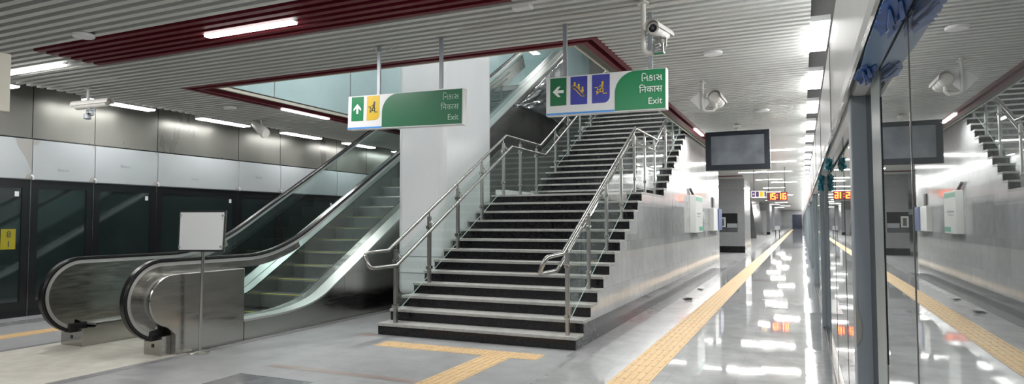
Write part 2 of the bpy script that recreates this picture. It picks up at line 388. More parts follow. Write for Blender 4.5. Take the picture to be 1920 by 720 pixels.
# right screen doors: header, posts, panes
hd = MB()
hd.prism([(.21, 2.20), (.225, 2.15), (.25, 2.12), (.40, 2.12), (.40, 2.80), (.21, 2.80)], 'y', -12, YEND)
hd.mi = 1; hd.box(.212, .226, -12, YEND, 2.112, 2.148)
hd.mi = 2
for y in (5.2, 7.9, 10.6, 13.3, 16.0): hd.box(.205, .21, y, y+.01, 2.14, 2.8)
struct('trim_6', hd, ['white', 'black', 'plenum'], 'white header beam over the right screen doors')
sb = MB(); sb.box(.262, .34, -12, YEND, 0, .035); sb.mi = 1; sb.box(.25, .262, -12, YEND, 0, .012)
struct('trim_7', sb, ['steel', 'black'], 'steel sill under the right screen doors')
posts = [3.62+6.5*k for k in range(20)]
ys = -3.0
for k, yp in enumerate(posts):
    d = empty('door_%d' % (k+21), (XR, yp, 0), 'glass screen door bay along the right wall, %s bay from the camera' % nth(k+1), None, None, 'structure')
    if k == 0:
        edges = [(-3, 1.02), (1.03, 2.14), (2.16, 2.87)]
    else:
        L = (yp-ys)/4; edges = [(ys+j*L+.004, ys+(j+1)*L-.006) for j in range(4)]
    for a, b in edges:
        g = MB(); g.box(XR, XR+.012, a, b, .03, 2.12); g.build('glass_pane', 'pane', d)
        s = MB(); s.box(XR-.002, XR+.014, b, b+.006, .03, 2.12); s.build('pane_joint', 'steel' if k == 0 else 'black', d)
    if k == 0:
        s = MB(); s.box(XR-.003, XR-.0005, 2.862, 2.87, .95, 1.98); s.build('rubber_seal', 'rubber', d)
    s = MB(); s.box(XR-.004, XR+.05, yp-.74, yp-.42, 0, 2.12) if k == 0 else s.box(XR-.004, XR+.05, yp-.26, yp-.16, 0, 2.12)
    if k == 0:
        s.build('door_stile', 'postpaint2', d, bevel=.004)
        q = MB(); q.box(XR+.01, XR+.05, yp-.42, yp-.02, 0, 2.12); q.build('dark_gap', 'black', d)
    else: s.build('door_stile', 'postpaint2', d, bevel=.004)
    s = MB(); s.box(XR-.058, XR+.05, yp, yp+.16, 0, 2.12); p = s.build('door_post', 'postpaint', d, bevel=.006)
    if k == 0:
        s = MB(); s.prism([(XR-.0575, 1.12), (XR-.048, 1.12), (XR-.046, 1.06), (XR-.03, .99), (XR-.034, .92), (XR-.0575, .88)], 'y', yp-.002, yp); s.build('mortar_stain', 'filmtear', p)
    ys = yp+.16

# ============================================================ STAIRS
stair = empty('staircase', ((XL+XW)/2, Y0, 0), 'wide staircase with black granite risers and pale dusty treads rising to the upper level', 'staircase')
NL, NU = 13, 26
YL = Y0+12*TR            # front edge of landing
ZL = NL*RI
YU = 12.61
def step_parts(i, y, z, last=False, depth=None):
    m = MB(); m.box(XL, XW, y, y+.02, z-RI, z-.036); m.build('riser', 'riser', stair)
    m = MB(); m.box(XL-.006, XW+.006, y-.022, y+(depth or TR)-.0, z-.036, z); m.build('tread', 'tread', stair, bevel=.003)
for i in range(NL-1): step_parts(i, Y0+i*TR, RI*(i+1))
m = MB(); m.box(XL, XW, YL, YL+.02, ZL-RI, ZL-.036); m.build('riser', 'riser', stair)
m = MB(); m.box(XL-.006, XW+.006, YL-.022, YU, ZL-.036, ZL); m.build('landing', 'tread', stair)
for j in range(NU): step_parts(j, YU+j*TR, ZL+RI*(j+1))
YT = YU+NU*TR; ZT = ZL+NU*RI
# white block standing in for a lit patch of landing floor
m = MB(); m.box(XL, XL+.10, YL+.15, YU-.1, ZL, ZL+.10); m.build('lit_floor_patch', 'white', stair, bevel=.004)
# side walls of the stairs
prof = [(Y0+.003, 0)]
z = 0
for i in range(NL):
    y = Y0+i*TR+.003; z = RI*(i+1)-.037
    prof += [(y, prof[-1][1]), (y, z)]
for j in range(NU):
    y = YU+j*TR+.003; z2 = ZL+RI*(j+1)-.037
    if z2 > 3.9: break
    prof += [(y, prof[-1][1]), (y, z2)]
jcut = j
prof += [(YU+jcut*TR, 3.95), (21.5, 3.95), (21.5, 0)]
pp = []
for p in prof:
    if not pp or (abs(pp[-1][0]-p[0])+abs(pp[-1][1]-p[1])) > 1e-6: pp.append(p)
sw = MB(); sw.prism(pp, 'x', XW-.06, XW)
struct('wall_stair', sw, 'wallstone', 'polished grey granite wall under the stairs facing the right aisle')
# darker slabs of the granite wall
dk = MB()
def slab(y0, y1, z0, z1): dk.box(XW, XW+.003, y0, y1, z0, z1)
for (a, b, c, d_) in ((10.4, 13.5, 1.05, 1.75), (13.5, 15.6, 1.05, 1.95), (15.6, 17.4, 1.05, 1.6), (17.4, 19.6, 1.05, 1.85), (19.6, 21.5, 1.05, 1.5), (9.7, 10.4, 1.05, 1.3)):
    slab(a, b-.01, c, d_)
struct('trim_8', dk, 'wallstone_dark', 'course of darker granite slabs on the stair wall')
lwl = MB(); lwl.prism(pp, 'x', XL, XL+.06)
struct('wall_stair_left', lwl, 'wallstone', 'grey granite wall under the stairs facing the escalator')
bb = MB(); bb.prism([(Y0+.003, 0), (Y0+.003, .115), (Y0+TR+.003, .115), (Y0+TR+.003, .262), (21.51, .262), (21.51, 0)], 'x', XW, XW+.007)
struct('baseboard_stair', bb, 'skirt', 'charcoal granite baseboard along the stair wall')
bk = MB(); bk.box(-8.4, XW, 21.5, 21.7, 0, 3.9); struct('wall_stair_back', bk, 'wallstone', 'granite wall closing off the back of the stairs')
# lit patch on landing left is the white block built with the stairs
# upper level seen through the opening
up = MB(); up.box(-8.25, -8.05, 6.9, 26, 3.60, 8.6)
up.mi = 1
for y in (8.2, 10.2, 12.2, 14.2): up.box(-8.05, -8.042, y, y+.012, 3.60, 8.6)
struct('wall_void_left', up, ['teal', 'floor_grey'], 'pale teal wall inside the stair opening')
up = MB(); up.box(-2.38, -2.30, 7.1, 26, 3.95, 8.6); struct('wall_void_right', up, 'white', 'white wall on the right of the stair opening')
up = MB(); up.box(-8.1, -2.3, 6.8, 7.0, 3.95, 8.6); struct('wall_void_front', up, 'white', 'white wall over the front of the stair opening')
up = MB(); up.box(-8.1, -2.3, 26, 26.2, 3.95, 8.6); up.mi = 1
for x in (-7.4, -6.5, -6.1, -5.2, -4.7, -3.6, -3.2): up.box(x, x+.05, 25.93, 26, 3.95, 8.6)
struct('wall_void_back', up, ['filmtear', 'galv'], 'panelled wall at the back of the upper level')
up = MB(); up.box(-8.1, -2.3, 6.8, 26.2, 8.6, 8.7); struct('ceiling_void', up, 'slat', 'ceiling over the upper level')
up = MB(); up.box(-8.1, -2.3, YT+.0, 26.2, ZT-.3, ZT); struct('floor_upper', up, 'floor_grey', 'granite floor of the upper level')

# ============================================================ RAILINGS
def nose(y):
    if y < YL: return RI + (y-Y0)*RI/TR
    if y < YU: return ZL
    return ZL+RI+(y-YU)*RI/TR
def tread_z(y):
    if y < YL: return RI*(int((y-Y0)/TR)+1)
    if y < YU: return ZL
    return ZL+RI*(int((y-YU)/TR)+1)
def railing(side, label):
    x = -4.99 if side == 'L' else -2.56
    dx = .085 if side == 'L' else -.085        # lower rail sits on the stair side of the posts
    r = empty('stair_railing', (x, 7.32, RI), label, 'railing')
    yp = [7.32, 8.17, 9.03, 9.88, 10.76, 11.54, 12.38, 13.52, 14.40, 15.3, 16.2, 17.1, 18.0]
    def ztop(y):
        if y < 10.88: return 3.09-(10.88-y)*RI/TR
        if y < 12.60: return 3.09
        return 3.09+(y-12.60)*RI/TR
    y_end = 18.6
    # upper rail + return loop at the foot
    lo = [(x, y_end, ztop(y_end)), (x, 12.60, 3.09), (x, 10.88, 3.09), (x, 7.14, ztop(7.14)), (x, 6.72, ztop(7.14)-.01)]
    za = ztop(7.14)-.01; zb = za-.19
    loop_ = bez((x, 6.72, za), (x, 6.62, za), (x+dx*.3, 6.62, za-.06), 4)[1:] + bez((x+dx*.7, 6.62, zb+.06), (x+dx, 6.62, zb), (x+dx, 6.72, zb), 4)
    low = [(x+dx, 7.20, zb+.0), (x+dx, 10.95, 3.09-.20), (x+dx, 12.66, 3.09-.20), (x+dx, y_end, ztop(y_end)-.2)]
    m = MB(); m.tube(lo+loop_+low, .025, 14); m.build('handrail', 'rail', r, smooth=True)
    for i, y in enumerate(yp):
        zb0 = tread_z(y); zt = ztop(y)-.085
        m = MB(); m.box(x-.021, x+.021, y-.028, y+.028, zb0, zt)
        p = m.build('post', 'post', r, bevel=.003)
        m = MB(); m.tube([(x, y, zt), (x, y, zt+.075)], .009, 8); m.build('saddle_pin', 'rail', p, smooth=True)
        m = MB(); m.tube([(x+.02*(1 if dx > 0 else -1), y, zt-.06)] + bez((x+dx*.5, y, zt-.07), (x+dx, y, zt-.14+.0), (x+dx, y, zt-.11), 5) + [(x+dx, y, ztop(y)-.20)], .008, 8); m.build('rail_bracket', 'rail', p, smooth=True)
        for zz in (zb0+.22, zt-.16):
            m = MB()
            for q in (-1, 1): m.box(x-.02, x+.02, y+q*.028, y+q*.066, zz-.024, zz+.024)
            m.lathe([(.02, -.034), (.024, -.03), (.024, .03), (.02, .034)], (x, y, zz), 'x', 12)
            m.build('glass_clamp', 'steel', p, bevel=.003)
    for i in range(len(yp)-1):
        a, b = yp[i]+.05, yp[i+1]-.05
        def lowz(y): return nose(y)+.07 if y < 10.6 or y > 12.6 else ZL+.09
        poly = [(a, lowz(a)), (b, lowz(b)), (b, ztop(b)-.14), (a, ztop(a)-.14)]
        if i == 6: poly = [(a, ZL+.09), (12.5, ZL+.09), (b, lowz(b)), (b, ztop(b)-.14), (12.62, ztop(12.62)-.14), (a, ztop(a)-.14)]
        if i == 3: poly = [(a, lowz(a)), (b, lowz(b)), (b, ztop(b)-.14), (a, ztop(a)-.14)]
        m = MB(); m.prism(poly, 'x', x-.006, x+.006); m.build('glass_panel', 'railglass', r)
        edge = MB(); edge.tube([(x, poly[0][0], poly[0][1]), (x, poly[1][0], poly[1][1])], .0055, 6); edge.build('glass_edge', pm('pale glass edge', (.5, .62, .6), .3) if i == 0 else bpy.data.materials['pale glass edge'], r)
    return r
railing('L', 'double stainless steel handrail with glass panels on the left of the stairs')
railing('R', 'double stainless steel handrail with glass panels on the right of the stairs')

# ============================================================ ESCALATOR
esc = empty('escalator', (-7.4, 5.1, 0), 'stainless steel escalator with black handrails and glass sides left of the column', 'escalator')
SL = .578
def incline(y0, z0, ya, yb, yc, zc_, yend, n=12):
    """flat at z0 from y0 to ya, curving up to a straight incline through (yc, zc_)"""
    zz = lambda y: zc_+(y-yc)*SL
    yk = yc-(zc_-z0)/SL
    return [(y0, z0)] + bez((ya, z0), (yk, z0), (yb, zz(yb)), n) + [(yend, zz(yend))]
ring = [(5.13+.425*math.cos(a), .62+.425*math.sin(a)) for a in [math.radians(d) for d in range(255, 89, -6)]]
hpath = ring + incline(5.2, 1.045, 6.35, 7.7, 8.45, 1.90, 18.6, 14)
dpath = incline(5.22, .27, 6.6, 7.75, 9.5, 1.50, 18.6, 14)
def offset(path, t):
    out = []
    for i, (y, z) in enumerate(path):
        y0, z0 = path[max(0, i-1)]; y1, z1 = path[min(len(path)-1, i+1)]
        d = math.hypot(y1-y0, z1-z0); out.append((y-(z1-z0)/d*t, z+(y1-y0)/d*t))
    return out
def interp(path, y):
    for (a, b), (c, d) in zip(path, path[1:]):
        if a <= y <= c: return b+(d-b)*(y-a)/(c-a) if c > a else b
    return path[-1][1]
for side, xc in (('near', -6.70), ('far', -8.13)):
    sgn = 1 if side == 'near' else -1      # outward direction
    m = MB(); m.ribbon(hpath, xc-.042, xc+.042, -.004, .026); m.ribbon(hpath, xc-.034, xc+.034, .026, .036)
    m.build('handrail', 'rubber', esc, smooth=True, bevel=.006)
    m = MB(); m.ribbon(hpath, xc-.03, xc+.03, -.045, -.004); m.build('handrail_guide', 'steel_bright', esc, smooth=True)
    m = MB(); m.ribbon(offset(hpath, -.045)[:len(ring)+12], xc-.036, xc+.036, -.085, 0); m.build('newel_rim', 'steel', esc, smooth=True)
    xo = -6.47 if side == 'near' else -8.36
    xi = -6.85 if side == 'near' else -7.95
    # solid steel newel panel
    inner = offset(hpath, -.125)
    top = [p for p in inner if p[0] < 6.14 and p[1] > .16]
    top.append((6.14, top[-1][1]))
    poly = [(5.30, .0)] + [p for p in top] + [(6.14, 0)]
    poly = [(5.17, .0), (5.17, .225)] + [p for p in top if p[1] > .22] + [(6.14, 0)]
    for a in ((xc+.03*sgn, xo),):
        m = MB(); m.prism(poly, 'x', min(a), max(a)); m.build('newel_panel', 'steel', esc, bevel=.012)
    poly2 = [(5.30, .20)] + top + [(6.14, .20)]
    m = MB(); m.prism(poly2, 'x', xc-.034, xc+.034); m.build('newel_core', 'steel', esc)
    # glass balustrade
    gp = [(y, z) for y, z in offset(hpath, -.04) if y > 6.2]
    gp = [(6.145, 1.0)] + gp
    bot = [(y, z+.005) for y, z in dpath if y > 6.3]
    bot = [(6.145, .275)] + bot
    cuts = [6.145, 8.6, 10.9, 13.2, 15.5, 18.6]
    for a, b in zip(cuts, cuts[1:]):
        ysamp = [a+.004+(b-a-.008)*k/8 for k in range(9)]
        m = MB(); m.prism([(y, interp(bot, y)) for y in ysamp] + [(y, interp(gp, y)-.01) for y in ysamp[::-1]], 'x', xc-.005, xc+.005)
        m.build('glass_panel', 'tealglass', esc)
    # decks either side of the glass
    dout = [(6.142, interp(dpath, 6.142))] + [p for p in dpath if p[0] > 6.2]
    m = MB(); m.ribbon(dout, min(xo, xc+.006*sgn), max(xo, xc+.006*sgn), -.03, 0); m.build('outer_deck', 'steel_bright', esc, smooth=True)
    m = MB(); m.ribbon(dpath, min(xc-.006*sgn, xi), max(xc-.006*sgn, xi), -.03, -.004); m.build('inner_deck', 'steel_bright' if side == 'far' else 'steel', esc, smooth=True)
    # rounded trim between deck and skirt
    m = MB(); m.ribbon(dpath, xi-.004, xi+.004, -.40, -.03); m.build('skirt_panel', 'steel', esc, smooth=True)
    m = MB(); m.tube([(xi+(.012 if side == 'near' else -.012)*-1, y, z-.012) for y, z in dpath], .010, 8); m.build('skirt_edge', 'rubber', esc, smooth=True)
    # outer cladding down to the floor
    cl = [(y, z-.03) for y, z in dpath] + [(18.6, 0), (5.30, 0)]
    cl = [(max(5.30, y), z) for y, z in cl]
    m = MB(); xx = sorted((xo, xo-.02*sgn))
    segs = [6.142, 8.1, 10.0, 12.0, 14.0, 16.0, 18.6]
    dd = [(y, z-.03) for y, z in dpath]
    for k, (a, b) in enumerate(zip(segs, segs[1:])):
        ysamp = [a+.002+(b-a-.004)*q/8 for q in range(9)]
        m = MB(); m.prism([(a+.002, 0), (b-.002, 0)] + [(y, interp(dd, y)) for y in ysamp[::-1]], 'x', xx[0], xx[1])
        m.build('side_cladding', 'steel' if k < 2 else 'steel_dark', esc)
    # newel base box
    xb = (-6.86, -6.56) if side == 'near' else (-8.36, -7.945)
    m = MB(); m.box(xb[0], xb[1], 5.06, 5.168 if side == 'near' else 5.24, 0, .22); b_ = m.build('newel_base', 'steel', esc, bevel=.004)
    m = MB(); m.box((xb[0]+xb[1])/2-.02, (xb[0]+xb[1])/2+.02, 5.056, 5.06, .09, .13); m.build('key_switch', 'black', b_)
    m = MB(); m.box(xc-.055, xc+.055, 4.98, 5.20, .17, .285); m.build('handrail_inlet', 'rubber', esc, bevel=.015)
m = MB(); m.box(-8.50, -6.46, 3.60, 5.30, .0, .004); m.box(-7.94, -6.86, 5.30, 7.1, 0, .006); m.build('landing_plate', 'plate', esc)
for k in range(27):
    y = 7.17+.358*k; z = max(.02, -.06+.207*k)
    if k == 0: z = .012
    if k == 1: z = .11
    m = MB(); zb_ = z-.21 if k > 1 else 0.007
    m.prism([(y, zb_), (y-.008, z-.02), (y, z), (y+.40, z), (y+.40, zb_)], 'x', -7.945, -6.855); stp = m.build('step', 'step', esc)
    m = MB(); m.box(-7.94, -6.86, y-.012, y+.03, z+.0, z+.004); m.build('yellow_edge', 'yellow' if k < 9 else pm('worn yellow edge', (.36, .35, .20), .5) if k == 9 else bpy.data.materials['worn yellow edge'], stp)

# loose plastic over the top of the side cladding
random.seed(21); m = MB(); nu, nv = 16, 14; base = 0
for i in range(nu+1):
    for j in range(nv+1):
        y = 14.6+4.0*i/nu; ztop_ = interp(dpath, y)-.12; z = 4.4+(ztop_-4.4)*j/nv
        m.v.append((-6.462+random.uniform(0, .07), y+random.uniform(-.06, .06), z+random.uniform(-.05, .05)))
for i in range(nu):
    for j in range(nv):
        a = i*(nv+1)+j; m.f.append([a, a+1, a+nv+2, a+nv+1]); m.m.append(0)
ps = m.build('plastic_sheet', glass('clear plastic sheet', (.8, .82, .83), .10, .12), None, smooth='all', loc=(-6.42, 16.6, 4.4))
tag(ps, 'loose shiny plastic sheet over the upper escalator cladding', 'plastic sheet')
ps.modifiers.new('sub', 'SUBSURF').render_levels = 1
so = ps.modifiers.new('thick', 'SOLIDIFY'); so.thickness = .002

# ============================================================ COLUMN
m = MB(); m.box(-6.13, -5.24, 9.02, 10.78, .30, 8.6)
col = empty('column', (-5.68, 9.9, 0), 'tall white film-wrapped column between escalator and stairs', 'column')
m.build('shaft', 'column', col, smooth=True, bevel=.10)
m = MB(); m.box(-6.14, -5.23, 9.01, 10.79, 0, .30); m.build('skirting', 'riser', col, bevel=.02)
m = MB(); m.box(-6.12, -5.26, 9.012, 9.02, .66, .672); m.box(-6.12, -5.26, 9.012, 9.02, .93, .942); m.build('reflection_band', 'galv', col)  # dark reflection lines on the column front, painted as thin grey strips

# ============================================================ SIGNS
def text_mesh(txt, size, mat, parent, x, y, z, right=True, bold=0, name='lettering'):
    cu = bpy.data.curves.new(name, 'FONT'); cu.body = txt; cu.size = size; cu.extrude = .0008
    cu.align_x = 'RIGHT' if right else 'LEFT'; cu.offset = bold
    o = bpy.data.objects.new(name, cu); COL.objects.link(o)
    dg = bpy.context.evaluated_depsgraph_get(); me = bpy.data.meshes.new_from_object(o.evaluated_get(dg))
    bpy.data.objects.remove(o); me.name = name
    me.transform(Matrix.Rotation(math.pi/2, 4, 'X')); me.materials.clear(); me.materials.append(MT[mat])
    t = bpy.data.objects.new(name, me); COL.objects.link(t); t.parent = parent
    t.location = (x, y, z)
    return t
for hp, X, yy, zz, i in NOTES:
    t = text_mesh('Sevor', .085, 'galv', hp, 0, 0, 0, right=False, name='handwriting'); t.rotation_euler = (0, 0, math.pi/2)
    t.location = Vector((X, yy, zz)) - wloc(hp)
for ch, zz in (('8', 1.27), ('1', 1.12)):
    t = text_mesh(ch, .14, 'ink', PLATE, .0, 0, 0, name='number'); t.rotation_euler = (0, 0, math.pi/2); t.location = (.001, .035, zz-1.08)
def arc(cx, cz, r, a0, a1, n=8):
    return [(cx+r*math.cos(math.radians(a0+(a1-a0)*i/n)), cz+r*math.sin(math.radians(a0+(a1-a0)*i/n))) for i in range(n+1)]
def line2(m, pts, t, y0, y1):
    """flat stroke of width t in the local xz plane"""
    for (a, b), (c, d) in zip(pts, pts[1:]):
        L = math.hypot(c-a, d-b); nx, nz = -(d-b)/L*t/2, (c-a)/L*t/2; ex, ez = (c-a)/L*t*.35, (d-b)/L*t*.35
        m.prism([(a+nx-ex, b+nz-ez), (a-nx-ex, b-nz-ez), (c-nx+ex, d-nz+ez), (c+nx+ex, d+nz+ez)], 'y', y0, y1)
def stair_icon(m, cx, cz, s, y0, y1):
    line2(m, [(cx-.5*s, cz+.12*s), (cx-.28*s, cz+.12*s), (cx-.28*s, cz-.08*s), (cx-.05*s, cz-.08*s), (cx-.05*s, cz-.25*s), (cx+.2*s, cz-.25*s), (cx+.2*s, cz-.4*s), (cx+.48*s, cz-.4*s)], .07*s, y0, y1)
    m.prism(arc(cx+.16*s, cz+.52*s, .09*s, 0, 330, 10), 'y', y0, y1)
    line2(m, [(cx+.14*s, cz+.40*s), (cx+.10*s, cz+.08*s)], .16*s, y0, y1)
    line2(m, [(cx+.10*s, cz+.08*s), (cx-.02*s, cz-.02*s)], .09*s, y0, y1)
    line2(m, [(cx+.10*s, cz+.08*s), (cx+.22*s, cz-.06*s), (cx+.16*s, cz-.2*s)], .09*s, y0, y1)
    line2(m, [(cx+.12*s, cz+.34*s), (cx-.12*s, cz+.18*s)], .06*s, y0, y1)
    line2(m, [(cx-.34*s, cz-.44*s), (cx-.12*s, cz-.24*s)], .06*s, y0, y1)
    m.prism([(cx-.40*s, cz-.16*s), (cx-.34*s, cz-.36*s), (cx-.2*s, cz-.2*s)], 'y', y0, y1)
def esc_icon(m, m2, cx, cz, s, y0, y1):
    a = (cx-.42*s, cz+.26*s); b = (cx+.40*s, cz-.36*s)
    for off in (.09, -.09):
        line2(m, [(a[0]+off*.6*s, a[1]+off*s), (a[0]+.12*s+off*.6*s, a[1]+off*s), (b[0]-.12*s+off*.6*s, b[1]+off*s), (b[0]+off*.3*s, b[1]+off*s)], .055*s, y0, y1)
    line2(m, arc(a[0]-.02*s, a[1], .09*s, 80, 280, 8), .055*s, y0, y1); line2(m, arc(b[0]+.02*s, b[1], .09*s, -100, 100, 8), .055*s, y0, y1)
    for t, h in ((.04, .12), (.42, .2), (.78, .2)):
        px, pz = a[0]+(b[0]-a[0])*t+.06*s, a[1]+(b[1]-a[1])*t+.13*s
        m.prism([(px-.09*s, pz), (px+.10*s, pz-.06*s), (px+.08*s, pz+h*s), (px-.06*s, pz+h*s)], 'y', y0, y1)
        m.prism(arc(px+.01*s, pz+h*s+.08*s, .07*s, 0, 330, 8), 'y', y0, y1)
def arrow(m, cx, cz, s, rot, y0, y1):
    pts = [(0, .5), (.46, .02), (.46, -.22), (.12, .06), (.12, -.5), (-.12, -.5), (-.12, .06), (-.46, -.22), (-.46, .02)]
    c, sn = math.cos(rot), math.sin(rot)
    m.prism([(cx+s*(c*p-sn*q), cz+s*(sn*p+c*q)) for p, q in pts], 'y', y0, y1)
def hanging_sign(x0, x1, y, z0, z1, tilt, label, kind, posts_):
    W, Hh = x1-x0, z1-z0
    r = empty('hanging_sign', (x0, y, z1), label, 'sign')
    b = MB(); b.box(0, W, 0, .09, -Hh, 0); B = MB()
    def bl(mb, name, mat, par=None, **k):
        me_parent = par or r
        o = mb.build(name, mat, None, **k); o.parent = me_parent; return o
    body = bl(b, 'sign_box', 'signwhite', bevel=.006); body['label'] = 'white box'
    f = -.003
    k2 = kind == 'left2'
    sq = [(.038, .18), (.216, .36), (.40, .548)] if k2 else [(.035, .145), (.177, .29)]
    big = .59 if k2 else .315
    zb = -.745*Hh; zt = -.035*Hh
    m = MB(); m.box(sq[0][0]*W, sq[0][1]*W, f, 0, zb, zt); bl(m, 'arrow_tile', 'signgreen2' if k2 else 'signgreen')
    m = MB(); arrow(m, (sq[0][0]+sq[0][1])/2*W, (zb+zt)/2-.0, .115, math.pi/2 if k2 else 0, 2*f, f); bl(m, 'arrow', 'letter')
    a, c = sq[-1][0]*W, sq[-1][1]*W; rr = .06
    m = MB(); m.prism([(a, zt), (a, zb)] + [(c-rr+rr*math.cos(math.radians(t)), zb+rr+rr*math.sin(math.radians(t))) for t in range(-90, 1, 15)] + [(c, zt)], 'y', f, 0)
    bl(m, 'stairs_tile', 'signblue' if k2 else 'signyellow')
    m = MB(); stair_icon(m, (a+c)/2, (zb+zt)/2, .12, 2*f, f); bl(m, 'stairs_pictogram', 'iconyellow' if k2 else 'ink')
    if k2:
        a, c = sq[1][0]*W, sq[1][1]*W
        m = MB(); m.box(a, c, f, 0, zb, zt); bl(m, 'escalator_tile', 'signblue')
        m = MB(); esc_icon(m, None, (a+c)/2, (zb+zt)/2, .135, 2*f, f); bl(m, 'escalator_pictogram', 'iconyellow')
    R = Hh*.52; g0 = big*W
    m = MB(); m.prism([(g0, -Hh+.012), (g0, -R)] + [(g0+R-R*math.cos(math.radians(t)), -R+R*math.sin(math.radians(t))-.006) for t in range(10, 91, 8)] + [(W-.012, -.006), (W-.012, -Hh+.012)], 'y', f, 0)
    bl(m, 'green_field', 'signgreen' if k2 else 'signgreen3')
    m = MB(); m.box(.008, g0-.002, f, 0, -Hh+.008, -Hh+.026); bl(m, 'blue_line', 'signline')
    lm = 'letter' if k2 else 'letter2'
    sz = .088
    for t, fr in (('\u0abf\u0aa8\u0a95\u0abe\u0ab8', .29), ('\u093f\u0928\u0915\u093e\u0938', .57), ('Exit', .855)):
        text_mesh(t, sz, lm, r, W*.968, 2*f, -Hh*fr, bold=0)
    for px, pz in posts_:
        m = MB(); m.box(px-x0-.02, px-x0+.02, .035, .06, 0, ZC+.06-z1-.0); bl(m, 'hanger', 'galv')
        m = MB(); m.box(px-x0-.045, px-x0+.045, .02, .075, ZC+.02-z1-.012, ZC+.02-z1); bl(m, 'hanger_plate', 'galv')
    for o in r.children:
        if not o.name.startswith('hanger'): o.rotation_euler = (0, tilt, 0) if not o.name.startswith('lettering') else (0, tilt, 0)
        if o.name.startswith('lettering'):
            l = Vector(o.location); o.location = Matrix.Rotation(tilt, 3, 'Y') @ l
    return r
s1 = hanging_sign(-4.775, -3.262, 6.02, 2.562, 2.953, .020, 'hanging green and white Exit sign with up arrow and yellow stairs tile', 'left1', ((-4.38, 0), (-3.56, 0)))
s2 = hanging_sign(-2.34, -1.13, 6.08, 2.562, 2.955, .011, 'hanging green and white Exit sign with left arrow and two blue tiles', 'left2', ((-2.15, 0), (-1.29, 0)))
# cable at the first hanger
m = MB(); m.tube([(-4.42, 6.03, 3.49)] + bez((-4.42, 6.03, 3.47), (-4.28, 6.03, 3.36), (-4.16, 6.03, 3.49), 10), .006, 8)
tag(m.build('cable', 'cam', None, smooth=True, loc=(-4.4, 6.03, 3.49)), 'thin grey cable looping from the ceiling beside the left sign hanger', 'cable')
# blank sign at far left edge
r = empty('hanging_sign', (-6.6, 3.18, 2.45), 'cream blank hanging sign at the far left edge of the photo', 'sign')
m = MB(); m.box(-7.6, -6.19, 3.18, 3.27, 2.45, 2.95); m.build('sign_box', 'cream', r, bevel=.006)
for x in (-7.1, -6.45): m = MB(); m.box(x-.02, x+.02, 3.21, 3.24, 2.95, ZC+.05); m.build('hanger', 'galv', r)
# distant hanging sign seen through the escalator glass
r = empty('hanging_sign', (-8.9, 13.6, 2.6), 'small pale green sign hanging behind the escalator glass', 'sign')
m = MB(); m.box(-9.35, -8.55, 13.6, 13.68, 2.62, 3.0); m.build('sign_box', pm('pale green sign', (.42, .56, .5), .3), r)
m = MB(); m.tube([(-9.15, 13.595, 2.80)] + [(-9.15+.07*math.cos(t/8*6.28), 13.595, 2.80+.07*math.sin(t/8*6.28)) for t in range(9)], .008, 6); m.build('ring_mark', 'green', r)
for x in (-9.0, -8.85): m = MB(); m.tube([(x, 13.64, 3.0), (x, 13.64, ZC+.05)], .05, 10); m.build('hanger', pm('blue grey pipe', (.10, .15, .24), .3), r, smooth=True)

# ============================================================ CCTV
def pipe_mount(name_obj, x, y, zlow, hook, parent, r_=.022):
    m = MB(); m.tube([(x, y, ZC+.06), (x, y, zlow+.08)] + bez((x, y, zlow+.06), (x, y, zlow), (x+hook*.6, y, zlow), 6) + [(x+hook, y, zlow)], r_, 12)
    m.build('drop_pipe', 'cam', parent, smooth=True)
    m = MB(); m.lathe([(.055, 0), (.055, .012), (.03, .018), (.03, .04)], (x, y, ZC-.04)); m.build('ceiling_flange', 'cam', parent, smooth=True)
def cam_body(parent, c, d, L=.30, r=.058):
    """camera housing centred at c pointing along d"""
    c = Vector(c); d = Vector(d).normalized(); up = Vector((0, 0, 1)); s_ = d.cross(up).normalized(); up = s_.cross(d)
    def put(mb, name, mat, **k):
        R3 = Matrix((s_, d, up)).transposed()
        mb.v = [tuple(c + R3 @ Vector(v)) for v in mb.v]; return mb.build(name, mat, parent, **k)
    m = MB(); m.lathe([(r*.8, -L/2), (r, -L/2+.02), (r, -.06), (r*1.05, -.055), (r*1.05, -.04), (r, -.035), (r, .04), (r*1.05, .045), (r*1.05, .06), (r, .065), (r, L/2-.01), (r*.93, L/2)], (0, 0, 0), 'y', 28); body = put(m, 'camera_body', 'cam', smooth=True)
    m = MB(); m.lathe([(r*.62, L/2-.002), (r*.62, L/2+.006), (r*.45, L/2+.004)], (0, 0, 0), 'y', 24); put(m, 'lens', 'lens', smooth=True)
    m = MB(); m.lathe([(r*.25, L/2+.004), (r*.25, L/2+.009)], (0, 0, 0), 'y', 16); put(m, 'lens_core', 'screen', smooth=True)
    m = MB(); n = 14; R1, R2 = r*1.16, r*1.22; y0, y1 = -L/2-.05, L/2+.05
    prof = [(R1*math.cos(a), R1*math.sin(a)) for a in [math.radians(-5+190*i/n) for i in range(n+1)]]
    prof2 = [(R2*math.cos(a), R2*math.sin(a)) for a in [math.radians(-5+190*i/n) for i in range(n+1)]]
    m.prism(prof+prof2[::-1], 'y', y0, y1); put(m, 'sunshield', 'cam', smooth=True)
r = empty('security_camera', (-1.27, 5.75, ZC), 'white bullet security camera on a bent pipe above the right Exit sign', 'camera')
pipe_mount('a', -1.27, 5.75, 3.005, .085, r, .024)
cam_body(r, (-1.14, 5.80, 3.205), (-.16, -1, -.03))
m = MB(); m.box(-1.165, -1.105, 5.72, 5.80, 3.085, 3.145); m.tube([(-1.12, 5.74, 3.14), (-1.07, 5.74, 3.12), (-1.07, 5.74, 3.05)], .01, 6); m.build('swivel_bracket', 'steel', r)
m = MB(); m.box(-1.185, -1.085, 5.71, 5.79, 2.995, 3.085); j_ = m.build('junction_box', 'chrome', r, bevel=.006)
